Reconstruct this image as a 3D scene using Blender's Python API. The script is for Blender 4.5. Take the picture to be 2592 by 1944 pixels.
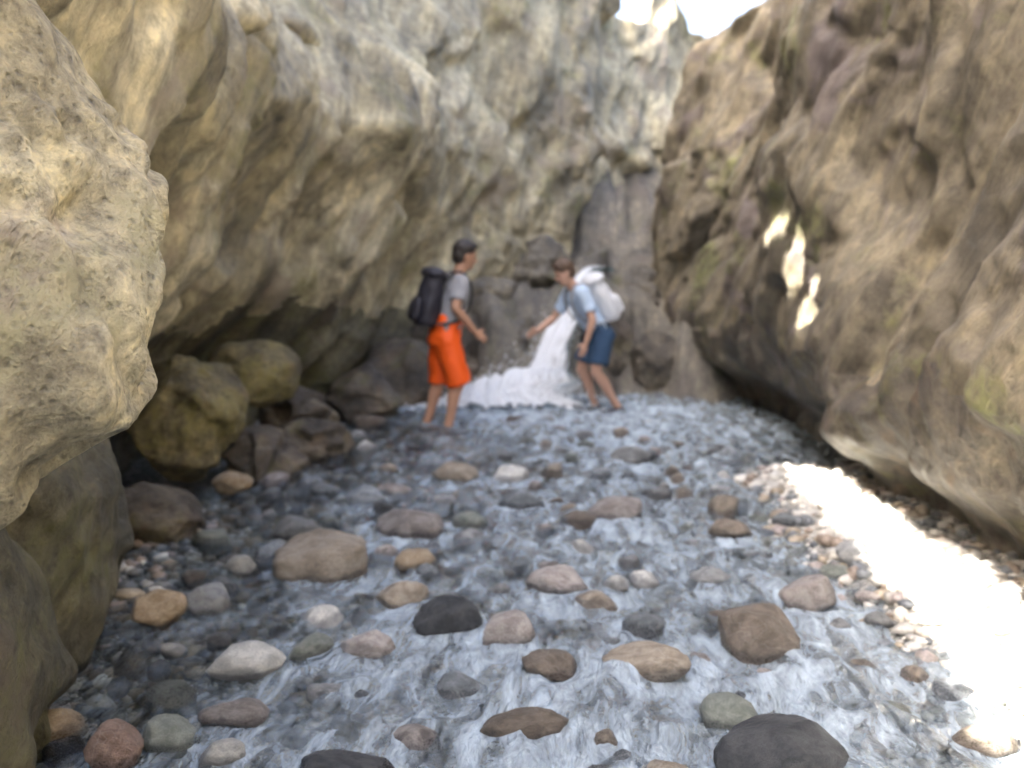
import bpy, bmesh, math, random
import numpy as np
from mathutils import Vector, Matrix, Euler

for o in list(bpy.data.objects):
    bpy.data.objects.remove(o, do_unlink=True)
S = bpy.context.scene
COL = S.collection
R = math.radians
random.seed(7)
RNG = np.random.default_rng(11)

# ------------------------------------------------------------------ camera, sky, sun, exposure
cam_data = bpy.data.cameras.new('camera')
cam = bpy.data.objects.new('camera', cam_data)
COL.objects.link(cam)
cam.location = (0, 0, 1.6)
cam.rotation_euler = (R(90 - 7.37), 0, 0)
cam_data.sensor_width = 36
cam_data.lens = 34.6
cam_data.dof.use_dof = True
cam_data.dof.focus_distance = 2.6
cam_data.dof.aperture_fstop = 1.9
cam_data.clip_start = 0.05
cam_data.clip_end = 2000
S.camera = cam

TO_SUN = Vector((-0.669, -0.322, 0.670)).normalized()
elev = math.asin(TO_SUN.z)
azim = math.atan2(TO_SUN.x, TO_SUN.y)          # clockwise from +Y
W = bpy.data.worlds.new('World')
S.world = W
W.use_nodes = True
wn = W.node_tree
sky = wn.nodes.new('ShaderNodeTexSky')
sky.sky_type = 'NISHITA'
sky.sun_disc = False
sky.sun_elevation = elev
sky.sun_rotation = azim
sky.air_density = 0.7
sky.dust_density = 9.0
sky.ozone_density = 1.0
wn.links.new(sky.outputs[0], wn.nodes['Background'].inputs['Color'])
wn.nodes['Background'].inputs['Strength'].default_value = 0.15

sd = bpy.data.lights.new('sun', 'SUN')
sun = bpy.data.objects.new('sun', sd)
COL.objects.link(sun)
sd.energy = 5.0
sd.angle = R(0.5)
sd.color = (1.0, 0.95, 0.86)
sun.rotation_euler = TO_SUN.to_track_quat('Z', 'Y').to_euler()

S.view_settings.view_transform = 'Standard'
S.view_settings.look = 'None'
S.view_settings.gamma = 1.0
S.view_settings.exposure = 3.25
S.render.engine = 'CYCLES'
S.cycles.use_denoising = True
S.cycles.max_bounces = 6
S.cycles.diffuse_bounces = 4
S.cycles.glossy_bounces = 2
S.cycles.transparent_max_bounces = 8
S.cycles.use_adaptive_sampling = True
S.cycles.adaptive_threshold = 0.05
S.cycles.sample_clamp_indirect = 6

# ------------------------------------------------------------------ numeric noise
def _hash(ix, iy, iz, seed):
    h = (ix.astype(np.int64) * 374761393 + iy.astype(np.int64) * 668265263 + iz.astype(np.int64) * 2147483647 + seed * 974634777) & 0xFFFFFFFF
    h = ((h ^ (h >> 13)) * 1274126177) & 0xFFFFFFFF
    h = ((h ^ (h >> 15)) * 2246822519) & 0xFFFFFFFF
    h = h ^ (h >> 16)
    return h.astype(np.float64) / 4294967295.0

def vnoise(P, seed=0):
    i = np.floor(P).astype(np.int64)
    f = P - i
    u = f * f * f * (f * (f * 6 - 15) + 10)
    r = 0
    for dx in (0, 1):
        for dy in (0, 1):
            for dz in (0, 1):
                w = (u[:, 0] if dx else 1 - u[:, 0]) * (u[:, 1] if dy else 1 - u[:, 1]) * (u[:, 2] if dz else 1 - u[:, 2])
                r = r + w * _hash(i[:, 0] + dx, i[:, 1] + dy, i[:, 2] + dz, seed)
    return r * 2 - 1

def fbm(P, octaves=5, seed=0, gain=0.5, lac=2.03):
    a, s, t = 1.0, 0, 0
    Q = np.array(P, dtype=np.float64)
    for k in range(octaves):
        s = s + a * vnoise(Q + 17.3 * k, seed + k)
        t += a
        a *= gain
        Q = Q * lac
    return s / t

def cells(P, seed=0):
    """distance to the nearest cell point, to the second nearest, and the nearest cell's random value"""
    i = np.floor(P).astype(np.int64)
    f = P - i
    d1 = np.full(len(P), 9.0); d2 = np.full(len(P), 9.0); val = np.zeros(len(P))
    for dx in (-1, 0, 1):
        for dy in (-1, 0, 1):
            for dz in (-1, 0, 1):
                a, b, c = i[:, 0] + dx, i[:, 1] + dy, i[:, 2] + dz
                ox = dx + _hash(a, b, c, seed) - f[:, 0]
                oy = dy + _hash(a, b, c, seed + 1) - f[:, 1]
                oz = dz + _hash(a, b, c, seed + 2) - f[:, 2]
                d = np.sqrt(ox * ox + oy * oy + oz * oz)
                v = _hash(a, b, c, seed + 3)
                near = d < d1
                d2 = np.where(near, d1, np.minimum(d2, d))
                val = np.where(near, v, val)
                d1 = np.where(near, d, d1)
    return d1, d2, val

def facets(P, seed=0, tilt=0.6):
    """broken rock: every cell is a flat face with its own height and slope, so faces meet in ledges"""
    i = np.floor(P).astype(np.int64)
    f = P - i
    d1 = np.full(len(P), 9.0); out = np.zeros(len(P))
    for dx in (-1, 0, 1):
        for dy in (-1, 0, 1):
            for dz in (-1, 0, 1):
                a, b, c = i[:, 0] + dx, i[:, 1] + dy, i[:, 2] + dz
                ox = dx + _hash(a, b, c, seed) - f[:, 0]
                oy = dy + _hash(a, b, c, seed + 1) - f[:, 1]
                oz = dz + _hash(a, b, c, seed + 2) - f[:, 2]
                d = ox * ox + oy * oy + oz * oz
                v = _hash(a, b, c, seed + 3) - 0.5 + tilt * ((_hash(a, b, c, seed + 4) - .5) * ox + (_hash(a, b, c, seed + 5) - .5) * oy + (_hash(a, b, c, seed + 6) - .5) * oz)
                near = d < d1
                out = np.where(near, v, out)
                d1 = np.where(near, d, d1)
    return out

def sstep(a, b, x):
    t = np.clip((x - a) / (b - a), 0, 1)
    return t * t * (3 - 2 * t)

# ------------------------------------------------------------------ object helpers
def tag(o, label=None, cat=None, group=None, kind=None):
    if label: o['label'] = label
    if cat: o['category'] = cat
    if group: o['group'] = group
    if kind: o['kind'] = kind
    return o

def link(name, me, mat=None, parent=None, smooth=True):
    o = bpy.data.objects.new(name, me)
    COL.objects.link(o)
    if mat is not None and not me.materials:
        me.materials.append(mat)
    if parent is not None:
        o.parent = parent
    if smooth:
        me.shade_smooth()
    return o

def mesh_np(name, V, F):
    me = bpy.data.meshes.new(name)
    V = np.asarray(V, dtype=np.float32)
    F = np.asarray(F, dtype=np.int32)
    k = F.shape[1]
    me.vertices.add(len(V)); me.vertices.foreach_set('co', V.ravel())
    me.loops.add(F.size); me.loops.foreach_set('vertex_index', F.ravel())
    me.polygons.add(len(F))
    me.polygons.foreach_set('loop_start', np.arange(0, F.size, k, dtype=np.int32))
    me.polygons.foreach_set('loop_total', np.full(len(F), k, dtype=np.int32))
    me.update(calc_edges=True)
    me.validate()
    return me

def grid_faces(nu, nv):
    a = np.arange(nu * nv).reshape(nu, nv)
    return np.stack([a[:-1, :-1], a[1:, :-1], a[1:, 1:], a[:-1, 1:]], -1).reshape(-1, 4)

def empty(name, loc=(0, 0, 0), rz=0.0):
    o = bpy.data.objects.new(name, None)
    COL.objects.link(o)
    o.location = loc
    o.rotation_euler = (0, 0, rz)
    o.empty_display_size = 0.1
    return o

# ------------------------------------------------------------------ materials
class NT:
    def __init__(self, name):
        self.m = bpy.data.materials.new(name)
        self.m.use_nodes = True
        self.t = self.m.node_tree
        self.b = self.t.nodes['Principled BSDF']
        self.out = self.t.nodes['Material Output']
    def n(self, typ, **kw):
        x = self.t.nodes.new('ShaderNode' + typ)
        for k, v in kw.items(): setattr(x, k, v)
        return x
    def l(self, a, b): self.t.links.new(a, b)
    def val(self, sock, v):
        if hasattr(v, 'is_output') or isinstance(v, bpy.types.NodeSocket): self.l(v, sock)
        else: sock.default_value = v
    def noise(self, vec, scale, detail=6, rough=0.6, dist=0.0):
        x = self.n('TexNoise'); self.l(vec, x.inputs['Vector'])
        x.inputs['Scale'].default_value = scale; x.inputs['Detail'].default_value = detail
        x.inputs['Roughness'].default_value = rough; x.inputs['Distortion'].default_value = dist
        return x.outputs['Fac']
    def math(self, op, a, b=0.5, c=0.0, clamp=False):
        x = self.n('Math', operation=op); x.use_clamp = clamp
        self.val(x.inputs[0], a); self.val(x.inputs[1], b)
        if op in ('MULTIPLY_ADD', 'SMOOTH_MIN', 'COMPARE'): self.val(x.inputs[2], c)
        return x.outputs[0]
    def map(self, v, a, b, c=0.0, d=1.0):
        x = self.n('MapRange', interpolation_type='SMOOTHSTEP'); self.val(x.inputs[0], v)
        for i, q in enumerate((a, b, c, d)): self.val(x.inputs[i + 1], q)
        return x.outputs[0]
    def mix(self, f, a, b, blend='MIX'):
        x = self.n('Mix', data_type='RGBA', blend_type=blend)
        self.val(x.inputs[0], f)
        self.val(x.inputs[6], a if not isinstance(a, tuple) else (*a, 1)); self.val(x.inputs[7], b if not isinstance(b, tuple) else (*b, 1))
        return x.outputs[2]
    def ramp(self, f, stops):
        x = self.n('ValToRGB'); self.l(f, x.inputs[0])
        e = x.color_ramp.elements
        while len(e) < len(stops): e.new(0.5)
        for k, (p, c) in enumerate(stops): e[k].position = p; e[k].color = (*c, 1)
        return x.outputs[0]
    def bump(self, h, strength, dist, normal=None):
        x = self.n('Bump'); self.l(h, x.inputs['Height'])
        x.inputs['Strength'].default_value = strength; x.inputs['Distance'].default_value = dist
        if normal is not None: self.l(normal, x.inputs['Normal'])
        return x.outputs[0]
    def coord(self, which='Object'):
        return self.n('TexCoord').outputs[which]
    def axes(self, vec, u, su, sv):
        """coordinates stretched along the unit direction u: fine across it (sv), slow along it (su)"""
        u = Vector(u).normalized()
        v = u.cross(Vector((0.3, 0.9, 0.2))).normalized(); w = u.cross(v)
        c = self.n('CombineXYZ')
        for i, (a, s) in enumerate(((u, su), (v, sv), (w, sv))):
            d = self.n('VectorMath', operation='DOT_PRODUCT'); self.l(vec, d.inputs[0]); d.inputs[1].default_value = a * s
            self.l(d.outputs['Value'], c.inputs[i])
        return c.outputs[0]

def rock_mat(name, dark, mid, light, accent, moss, streak, moss_lo=0.56, acc_lo=0.55, rough=0.8, stretch=0.11, scale=1.0, contrast=1.0, grain=0.0):
    k = NT(name)
    p = k.coord()
    wob = k.n('TexNoise'); k.l(p, wob.inputs['Vector']); wob.inputs['Scale'].default_value = 0.8 * scale
    add = k.n('VectorMath', operation='MULTIPLY_ADD'); k.l(wob.outputs['Color'], add.inputs[0]); add.inputs[1].default_value = (0.18,) * 3; k.l(p, add.inputs[2])
    pw = add.outputs[0]
    st = k.axes(pw, streak, stretch * scale, 1.0 * scale)
    n1 = k.noise(p, 0.9 * scale, 5, 0.62, 0.3)
    n2 = k.noise(st, 3.2, 6, 0.66, 0.2)
    n3 = k.noise(p, 11 * scale, 6, 0.72)
    n4 = k.noise(st, 14.0, 5, 0.7)
    base = k.ramp(n1, [(0.28, dark), (0.47, mid), (0.66, light)])
    sc = k.ramp(n2, [(0.32, (0.30, 0.29, 0.27)), (0.48, (0.95, 0.93, 0.88)), (0.66, (1.7, 1.65, 1.45))])
    base = k.mix(0.7 * contrast, base, sc, 'MULTIPLY')
    sc2 = k.ramp(n4, [(0.32, (0.55, 0.54, 0.52)), (0.5, (1, 1, 1)), (0.68, (1.35, 1.33, 1.25))])
    base = k.mix(0.75 * contrast, base, sc2, 'MULTIPLY')
    fm = k.ramp(n3, [(0.33, (0.55, 0.55, 0.54)), (0.5, (1, 1, 1)), (0.7, (1.3, 1.28, 1.22))])
    base = k.mix(0.8, base, fm, 'MULTIPLY')
    na = k.noise(p, 1.5 * scale, 4, 0.6, 0.6)
    base = k.mix(k.math('MULTIPLY', k.map(na, acc_lo, acc_lo + 0.12), 0.7), base, k.mix(n3, accent, tuple(c * 1.6 for c in accent)))
    nm = k.noise(pw, 1.15 * scale, 5, 0.66)
    nmf = k.math('MULTIPLY', k.map(nm, moss_lo, moss_lo + 0.13), k.map(n3, 0.3, 0.6))
    base = k.mix(k.math('MULTIPLY', nmf, 0.8), base, k.mix(n3, tuple(c * 0.6 for c in moss), tuple(c * 1.5 for c in moss)))
    k.l(base, k.b.inputs['Base Color'])
    k.l(k.map(n2, 0.3, 0.7, rough - 0.22, rough + 0.1), k.b.inputs['Roughness'])
    h = k.math('MULTIPLY_ADD', n2, 0.9, k.math('MULTIPLY', n3, 0.55))
    h = k.math('ADD', h, k.math('MULTIPLY', n4, 0.4))
    nb = k.bump(h, 0.8, 0.05)
    if grain:
        g1 = k.noise(p, 48, 5, 0.75)
        pit = k.n('TexVoronoi'); k.l(p, pit.inputs['Vector']); pit.inputs['Scale'].default_value = 34
        gg = k.math('MULTIPLY_ADD', k.map(pit.outputs['Distance'], 0.05, 0.4), 0.5, g1)
        nb = k.bump(gg, grain, 0.016, nb)
        rid = k.math('ABSOLUTE', k.math('SUBTRACT', k.noise(pw, 3.2, 5, 0.6, 1.2), 0.5))
        nb = k.bump(k.map(rid, 0.0, 0.06), 0.4, 0.012, nb)
        base = k.mix(k.math('MULTIPLY', k.math('MULTIPLY', k.map(rid, 0.0, 0.010, 1.0, 0.0), k.map(n1, 0.5, 0.62)), 0.35), base, (0.07, 0.06, 0.045))
        base = k.mix(0.6, base, k.ramp(gg, [(0.45, (0.55, 0.54, 0.52)), (0.75, (1.05, 1.05, 1.04)), (1.0, (1.3, 1.28, 1.22))]), 'MULTIPLY')
        k.l(base, k.b.inputs['Base Color'])
    k.l(nb, k.b.inputs['Normal'])
    return k.m

UP_L = (0.15, 0.55, 1.0)
UP_R = (0.1, -0.75, 1.0)
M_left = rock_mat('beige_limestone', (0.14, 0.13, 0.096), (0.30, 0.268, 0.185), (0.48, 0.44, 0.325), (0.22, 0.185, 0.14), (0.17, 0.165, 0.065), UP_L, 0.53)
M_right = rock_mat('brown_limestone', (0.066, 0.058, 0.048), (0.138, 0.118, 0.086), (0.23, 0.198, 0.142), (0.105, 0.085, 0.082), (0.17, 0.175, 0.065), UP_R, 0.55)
M_bulge = rock_mat('pale_crusted_limestone', (0.21, 0.19, 0.14), (0.36, 0.325, 0.23), (0.52, 0.48, 0.36), (0.29, 0.25, 0.215), (0.31, 0.29, 0.18), (0.5, 0.4, 0.6), 0.52, 0.58, stretch=0.5, scale=1.7, grain=0.9)
M_olive = rock_mat('mossy_rock', (0.07, 0.06, 0.04), (0.145, 0.125, 0.07), (0.24, 0.205, 0.11), (0.16, 0.105, 0.05), (0.19, 0.165, 0.05), (0.6, 0.5, 0.5), 0.47, stretch=0.5, scale=2.0)
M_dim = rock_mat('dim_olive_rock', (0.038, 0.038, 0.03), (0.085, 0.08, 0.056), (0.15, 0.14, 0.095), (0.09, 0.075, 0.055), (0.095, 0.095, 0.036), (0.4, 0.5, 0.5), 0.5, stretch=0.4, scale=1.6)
M_step = rock_mat('grey_brown_rock', (0.06, 0.056, 0.05), (0.13, 0.118, 0.098), (0.22, 0.20, 0.165), (0.12, 0.10, 0.08), (0.12, 0.115, 0.05), UP_L, 0.56, rough=0.6, stretch=0.3, scale=1.6)
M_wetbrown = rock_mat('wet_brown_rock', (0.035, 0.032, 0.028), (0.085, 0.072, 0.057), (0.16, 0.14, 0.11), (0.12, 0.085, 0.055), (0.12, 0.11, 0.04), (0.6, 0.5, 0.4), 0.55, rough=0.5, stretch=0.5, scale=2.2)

def stone_mat(name, a, b, rough=0.42, vein=0.18):
    k = NT(name)
    p = k.coord()
    oi = k.n('ObjectInfo')
    off = k.n('VectorMath', operation='MULTIPLY_ADD')
    comb = k.n('CombineXYZ')
    for i in range(3): k.l(oi.outputs['Random'], comb.inputs[i])
    k.l(comb.outputs[0], off.inputs[0]); off.inputs[1].default_value = (37, 91, 53); k.l(p, off.inputs[2])
    p = off.outputs[0]
    n1 = k.noise(p, 2.2, 8, 0.65, 0.5); n2 = k.noise(p, 14, 8, 0.7); n3 = k.noise(p, 45, 4, 0.6)
    c = k.mix(k.map(n1, 0.35, 0.65), a, b)
    c = k.mix(0.75, c, k.ramp(n2, [(0.3, (0.55, 0.55, 0.55)), (0.5, (1, 1, 1)), (0.7, (1.35, 1.33, 1.3))]), 'MULTIPLY')
    c = k.mix(0.35, c, k.ramp(n3, [(0.35, (0.5, 0.5, 0.5)), (0.6, (1.3, 1.3, 1.3))]), 'MULTIPLY')
    vn = k.n('TexNoise'); k.l(p, vn.inputs['Vector']); vn.inputs['Scale'].default_value = 0.8; vn.inputs['Detail'].default_value = 2; vn.inputs['Distortion'].default_value = 0.5
    vl = k.math('ABSOLUTE', k.math('SUBTRACT', vn.outputs['Fac'], 0.5))
    c = k.mix(k.math('MULTIPLY', k.map(vl, 0.0, 0.012, 1.0, 0.0), vein), c, (0.5, 0.48, 0.44))
    geo = k.n('NewGeometry'); sp = k.n('SeparateXYZ'); k.l(geo.outputs['Position'], sp.inputs[0])
    wet = k.map(k.math('MULTIPLY_ADD', n1, 0.06, sp.outputs['Z']), 0.055, 0.085, 1.0, 0.0)      # wet up to the splash line
    c = k.mix(wet, c, k.mix(1.0, c, (0.5, 0.5, 0.52), 'MULTIPLY'))
    hv = k.n('HueSaturation'); k.l(c, hv.inputs['Color'])
    k.l(k.map(oi.outputs['Random'], 0, 1, 0.72, 1.25), hv.inputs['Value'])
    k.l(hv.outputs[0], k.b.inputs['Base Color'])
    k.l(k.math('MULTIPLY_ADD', wet, -0.25, k.map(n2, 0.3, 0.7, rough, rough + 0.3)), k.b.inputs['Roughness'])
    k.l(k.bump(k.math('MULTIPLY_ADD', n2, 0.8, k.math('MULTIPLY', n3, 0.3)), 0.6, 0.05), k.b.inputs['Normal'])
    return k.m

STONE = {
    'grey': stone_mat('grey_stone', (0.17, 0.175, 0.175), (0.30, 0.305, 0.30)),
    'blue': stone_mat('blue_grey_stone', (0.14, 0.158, 0.168), (0.26, 0.28, 0.295), 0.34),
    'tan': stone_mat('tan_stone', (0.20, 0.165, 0.125), (0.36, 0.31, 0.245)),
    'ochre': stone_mat('ochre_stone', (0.26, 0.19, 0.115), (0.40, 0.32, 0.22)),
    'white': stone_mat('white_stone', (0.42, 0.42, 0.39), (0.62, 0.61, 0.56), 0.5),
    'pink': stone_mat('pinkish_stone', (0.23, 0.20, 0.185), (0.41, 0.375, 0.345)),
    'red': stone_mat('red_brown_stone', (0.16, 0.105, 0.08), (0.27, 0.195, 0.16)),
    'dark': stone_mat('dark_wet_stone', (0.025, 0.028, 0.032), (0.065, 0.068, 0.072), 0.30, 0.0),
    'brown': stone_mat('brown_stone', (0.13, 0.105, 0.08), (0.24, 0.20, 0.16)),
    'green': stone_mat('grey_green_stone', (0.17, 0.19, 0.165), (0.28, 0.30, 0.26)),
}

def simple_mat(name, col, rough=0.8, var=0.25, scale=14, bump=0.2, dist=0.01, sub=None):
    k = NT(name)
    p = k.coord()
    n = k.noise(p, scale, 6, 0.6)
    c = k.mix(n, tuple(v * (1 - var) for v in col), tuple(min(1, v * (1 + var)) for v in col))
    k.l(c, k.b.inputs['Base Color'])
    k.b.inputs['Roughness'].default_value = rough
    k.l(k.bump(n, bump, dist), k.b.inputs['Normal'])
    if sub:
        k.b.inputs['Subsurface Weight'].default_value = sub
        k.b.inputs['Subsurface Radius'].default_value = (0.02, 0.01, 0.005)
    return k.m

M_skin = simple_mat('tanned_skin', (0.44, 0.24, 0.15), 0.5, 0.08, 30, 0.05, 0.002)
M_skin2 = simple_mat('pale_skin', (0.50, 0.30, 0.21), 0.5, 0.08, 30, 0.05, 0.002)
M_hair = simple_mat('dark_hair', (0.025, 0.018, 0.014), 0.45, 0.4, 60, 0.6, 0.01)
M_hair2 = simple_mat('brown_hair', (0.10, 0.06, 0.035), 0.5, 0.4, 60, 0.6, 0.01)
M_orange = simple_mat('orange_nylon', (0.95, 0.115, 0.006), 0.6, 0.08, 90, 0.12, 0.003)
M_greyshirt = simple_mat('grey_cotton', (0.30, 0.30, 0.31), 0.9, 0.1, 120, 0.15, 0.002)
M_blueshirt = simple_mat('pale_blue_cotton', (0.46, 0.57, 0.70), 0.9, 0.08, 120, 0.15, 0.002)
M_navy = simple_mat('navy_cotton', (0.028, 0.065, 0.125), 0.8, 0.15, 90, 0.15, 0.002)
M_pack = simple_mat('black_nylon', (0.022, 0.021, 0.030), 0.6, 0.2, 110, 0.2, 0.002)
M_packw = simple_mat('white_nylon', (0.66, 0.67, 0.68), 0.6, 0.1, 110, 0.2, 0.002)
M_strap = simple_mat('dark_webbing', (0.03, 0.03, 0.035), 0.7, 0.2, 200, 0.2, 0.001)
M_strapw = simple_mat('grey_webbing', (0.30, 0.31, 0.33), 0.7, 0.2, 200, 0.2, 0.001)
M_shoe = simple_mat('dark_rubber', (0.03, 0.032, 0.04), 0.5, 0.2, 60, 0.2, 0.002)
M_eye = simple_mat('dark_eye', (0.02, 0.015, 0.012), 0.15, 0.1)
M_bark = simple_mat('grey_bark', (0.09, 0.075, 0.06), 0.9, 0.4, 20, 0.6, 0.03)
M_leaf = simple_mat('dark_green_leaf', (0.055, 0.085, 0.03), 0.55, 0.4, 3, 0.1, 0.002)

def water_mat():
    k = NT('stream_water')
    p = k.coord()
    flow = k.axes(p, (0.05, 1, 0), 0.55, 1.5)
    h1 = k.noise(flow, 5.0, 4, 0.6, 0.8); h2 = k.noise(flow, 17, 3, 0.6, 0.5)
    h = k.math('MULTIPLY_ADD', h2, 0.35, h1)
    nrm = k.bump(h, 1.0, 0.10)
    tr = k.n('BsdfTransparent'); tr.inputs[0].default_value = (0.87, 0.94, 0.96, 1)
    gl = k.n('BsdfGlossy'); gl.inputs['Roughness'].default_value = 0.18; gl.inputs['Color'].default_value = (1, 1, 1, 1); k.l(nrm, gl.inputs['Normal'])
    fr = k.n('Fresnel'); fr.inputs['IOR'].default_value = 1.42; k.l(nrm, fr.inputs['Normal'])
    mx = k.n('MixShader'); k.l(fr.outputs[0], mx.inputs[0]); k.l(tr.outputs[0], mx.inputs[1]); k.l(gl.outputs[0], mx.inputs[2])
    at = k.n('Attribute'); at.attribute_name = 'foam'
    fn = k.noise(k.axes(p, (0.1, 1, 0), 1.0, 2.6), 3.6, 6, 0.66, 0.7)
    th = k.math('MULTIPLY_ADD', at.outputs['Fac'], -0.25, 0.72)
    fm = k.map(k.math('SUBTRACT', fn, th), -0.22, 0.34)
    fo = k.n('BsdfDiffuse'); fo.inputs[0].default_value = (0.58, 0.68, 0.76, 1); k.l(nrm, fo.inputs['Normal'])
    m2 = k.n('MixShader'); k.l(k.math('MULTIPLY', fm, 0.8), m2.inputs[0]); k.l(mx.outputs[0], m2.inputs[1]); k.l(fo.outputs[0], m2.inputs[2])
    k.l(m2.outputs[0], k.out.inputs['Surface'])
    k.t.nodes.remove(k.b)
    return k.m

def white_water_mat():
    k = NT('white_water')
    p = k.coord()
    at = k.n('Attribute'); at.attribute_name = 'flow'
    n = k.noise(at.outputs['Vector'], 1.0, 9, 0.7, 0.6)
    nrm = k.bump(n, 0.7, 0.05)
    df = k.n('BsdfDiffuse'); df.inputs[0].default_value = (0.95, 0.97, 0.98, 1); k.l(nrm, df.inputs['Normal'])
    tl = k.n('BsdfTranslucent'); tl.inputs[0].default_value = (0.95, 0.97, 0.98, 1)
    a = k.n('MixShader'); a.inputs[0].default_value = 0.18; k.l(df.outputs[0], a.inputs[1]); k.l(tl.outputs[0], a.inputs[2])
    gl = k.n('BsdfGlossy'); gl.inputs['Roughness'].default_value = 0.2; k.l(nrm, gl.inputs['Normal'])
    b = k.n('MixShader'); b.inputs[0].default_value = 0.1; k.l(a.outputs[0], b.inputs[1]); k.l(gl.outputs[0], b.inputs[2])
    tr = k.n('BsdfTransparent'); tr.inputs[0].default_value = (0.85, 0.93, 0.95, 1)
    sep = k.n('SeparateXYZ'); k.l(at.outputs['Vector'], sep.inputs[0])
    dens = k.n('Attribute'); dens.attribute_name = 'dens'
    f = k.map(k.math('ADD', n, dens.outputs['Fac']), 0.42, 0.70, 0.0, 0.97)
    c = k.n('MixShader'); k.l(f, c.inputs[0]); k.l(tr.outputs[0], c.inputs[1]); k.l(b.outputs[0], c.inputs[2])
    k.l(c.outputs[0], k.out.inputs['Surface'])
    k.t.nodes.remove(k.b)
    return k.m

M_water = water_mat()
M_white = white_water_mat()

def bed_mat():
    k = NT('stream_gravel')
    p = k.coord()
    v = k.n('TexVoronoi'); k.l(p, v.inputs['Vector']); v.inputs['Scale'].default_value = 26
    v2 = k.n('TexVoronoi', feature='DISTANCE_TO_EDGE'); k.l(p, v2.inputs['Vector']); v2.inputs['Scale'].default_value = 26
    n = k.noise(p, 2.0, 6)
    sep = k.n('SeparateColor'); k.l(v.outputs['Color'], sep.inputs[0])
    c = k.ramp(sep.outputs[0], [(0.0, (0.14, 0.145, 0.145)), (0.35, (0.26, 0.265, 0.255)), (0.65, (0.36, 0.345, 0.31)), (1.0, (0.52, 0.51, 0.48))])
    c = k.mix(k.map(v2.outputs['Distance'], 0, 0.10), tuple([0.05] * 3), c)
    c = k.mix(0.6, c, k.ramp(n, [(0.35, (0.6, 0.6, 0.6)), (0.65, (1.3, 1.28, 1.2))]), 'MULTIPLY')
    sp = k.n('SeparateXYZ'); k.l(p, sp.inputs[0])
    bank = k.math('MULTIPLY', k.map(k.math('MULTIPLY_ADD', n, 0.5, sp.outputs['X']), 1.92, 2.10), k.map(sp.outputs['Y'], 6.9, 7.6, 1.0, 0.0))  # part of the bank, mask fitted to the sun strip
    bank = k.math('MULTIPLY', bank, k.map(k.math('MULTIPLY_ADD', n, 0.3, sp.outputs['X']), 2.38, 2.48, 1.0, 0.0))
    c = k.mix(bank, c, k.mix(n, (0.44, 0.42, 0.37), (0.58, 0.56, 0.51)))     # pale bank sand, lightened along the sun strip so sunlight reads white
    k.l(c, k.b.inputs['Base Color'])
    k.b.inputs['Roughness'].default_value = 0.6
    k.l(k.bump(v2.outputs['Distance'], 0.8, 0.03), k.b.inputs['Normal'])
    return k.m
M_bed = bed_mat()

# ------------------------------------------------------------------ the stream bed
def bed_height(X, Y):
    P = np.stack([X, Y, np.zeros_like(X)], -1)
    z = -0.13 + 0.05 * fbm(P * 0.9, 3, 5) + 0.03 * fbm(P * 3, 3, 6)
    # gravel bank along the right wall
    bank = sstep(1.25, 1.95, X + 0.10 * fbm(P * 1.3, 3, 9)) * (1 - sstep(6.7, 8.2, Y))
    z = z + bank * 0.22
    z = z + 0.10 * sstep(-1.35, -2.0, X)
    # rock step under the cascade
    step = sstep(10.75, 12.2, Y + 0.9 * fbm(P * 0.9, 4, 21) * sstep(.35, .9, np.abs(X - 0.6)) )
    c1, c2, cv = cells(P * np.array([1.6, 2.2, 1]), 35)
    z = z + step * 1.42 + step * 0.22 * fbm(P * 2.2, 4, 33) + 0.55 * sstep(11.8, 13.0, Y) * facets(P * np.array([1.7, 1.4, 1]), 37, 1.5) + 0.45 * (cv - 0.5) * step * (1 - step) * 4 * sstep(0, .2, c2 - c1)
    z = z + 1.7 * sstep(12.4, 15.0, Y) + 0.02 * np.clip(Y - 15, 0, 30)
    return z

def axis(parts):
    out = [parts[0][0]]
    for a, b, d in parts:
        n = max(1, int(round((b - a) / d)))
        out += list(np.linspace(a, b, n + 1)[1:])
    return np.array(out)

xs = axis([(-6, -2.8, 0.2), (-2.8, 3.2, 0.04), (3.2, 12, 0.25)])
ys = axis([(-14, 2, 0.2), (2, 13, 0.045), (13, 30, 0.25)])
gx, gy = np.meshgrid(xs, ys, indexing='ij')
V = np.stack([gx.ravel(), gy.ravel(), bed_height(gx.ravel(), gy.ravel())], -1)
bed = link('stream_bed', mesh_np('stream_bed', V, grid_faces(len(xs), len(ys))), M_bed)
bed.data.materials.append(M_step)
fy = V[grid_faces(len(xs), len(ys))].mean(1)
bed.data.polygons.foreach_set('material_index', ((fy[:, 1] > 10.5) & (fy[:, 2] > 0.0)).astype(np.int32))
bed.data.update()
tag(bed, 'grey gravel bed of the shallow stream between the rock walls', 'stream bed', kind='structure')

# ------------------------------------------------------------------ the rock walls of the gorge
def spline(pts, n=40):
    P = [np.array(p, float) for p in pts]
    P = [2 * P[0] - P[1]] + P + [2 * P[-1] - P[-2]]
    out = []
    for i in range(1, len(P) - 2):
        p0, p1, p2, p3 = P[i - 1:i + 3]
        for t in np.linspace(0, 1, n, endpoint=False):
            out.append(0.5 * ((2 * p1) + (-p0 + p2) * t + (2 * p0 - 5 * p1 + 4 * p2 - p3) * t * t + (-p0 + 3 * p1 - 3 * p2 + p3) * t ** 3))
    out.append(P[-2])
    return np.array(out)

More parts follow.
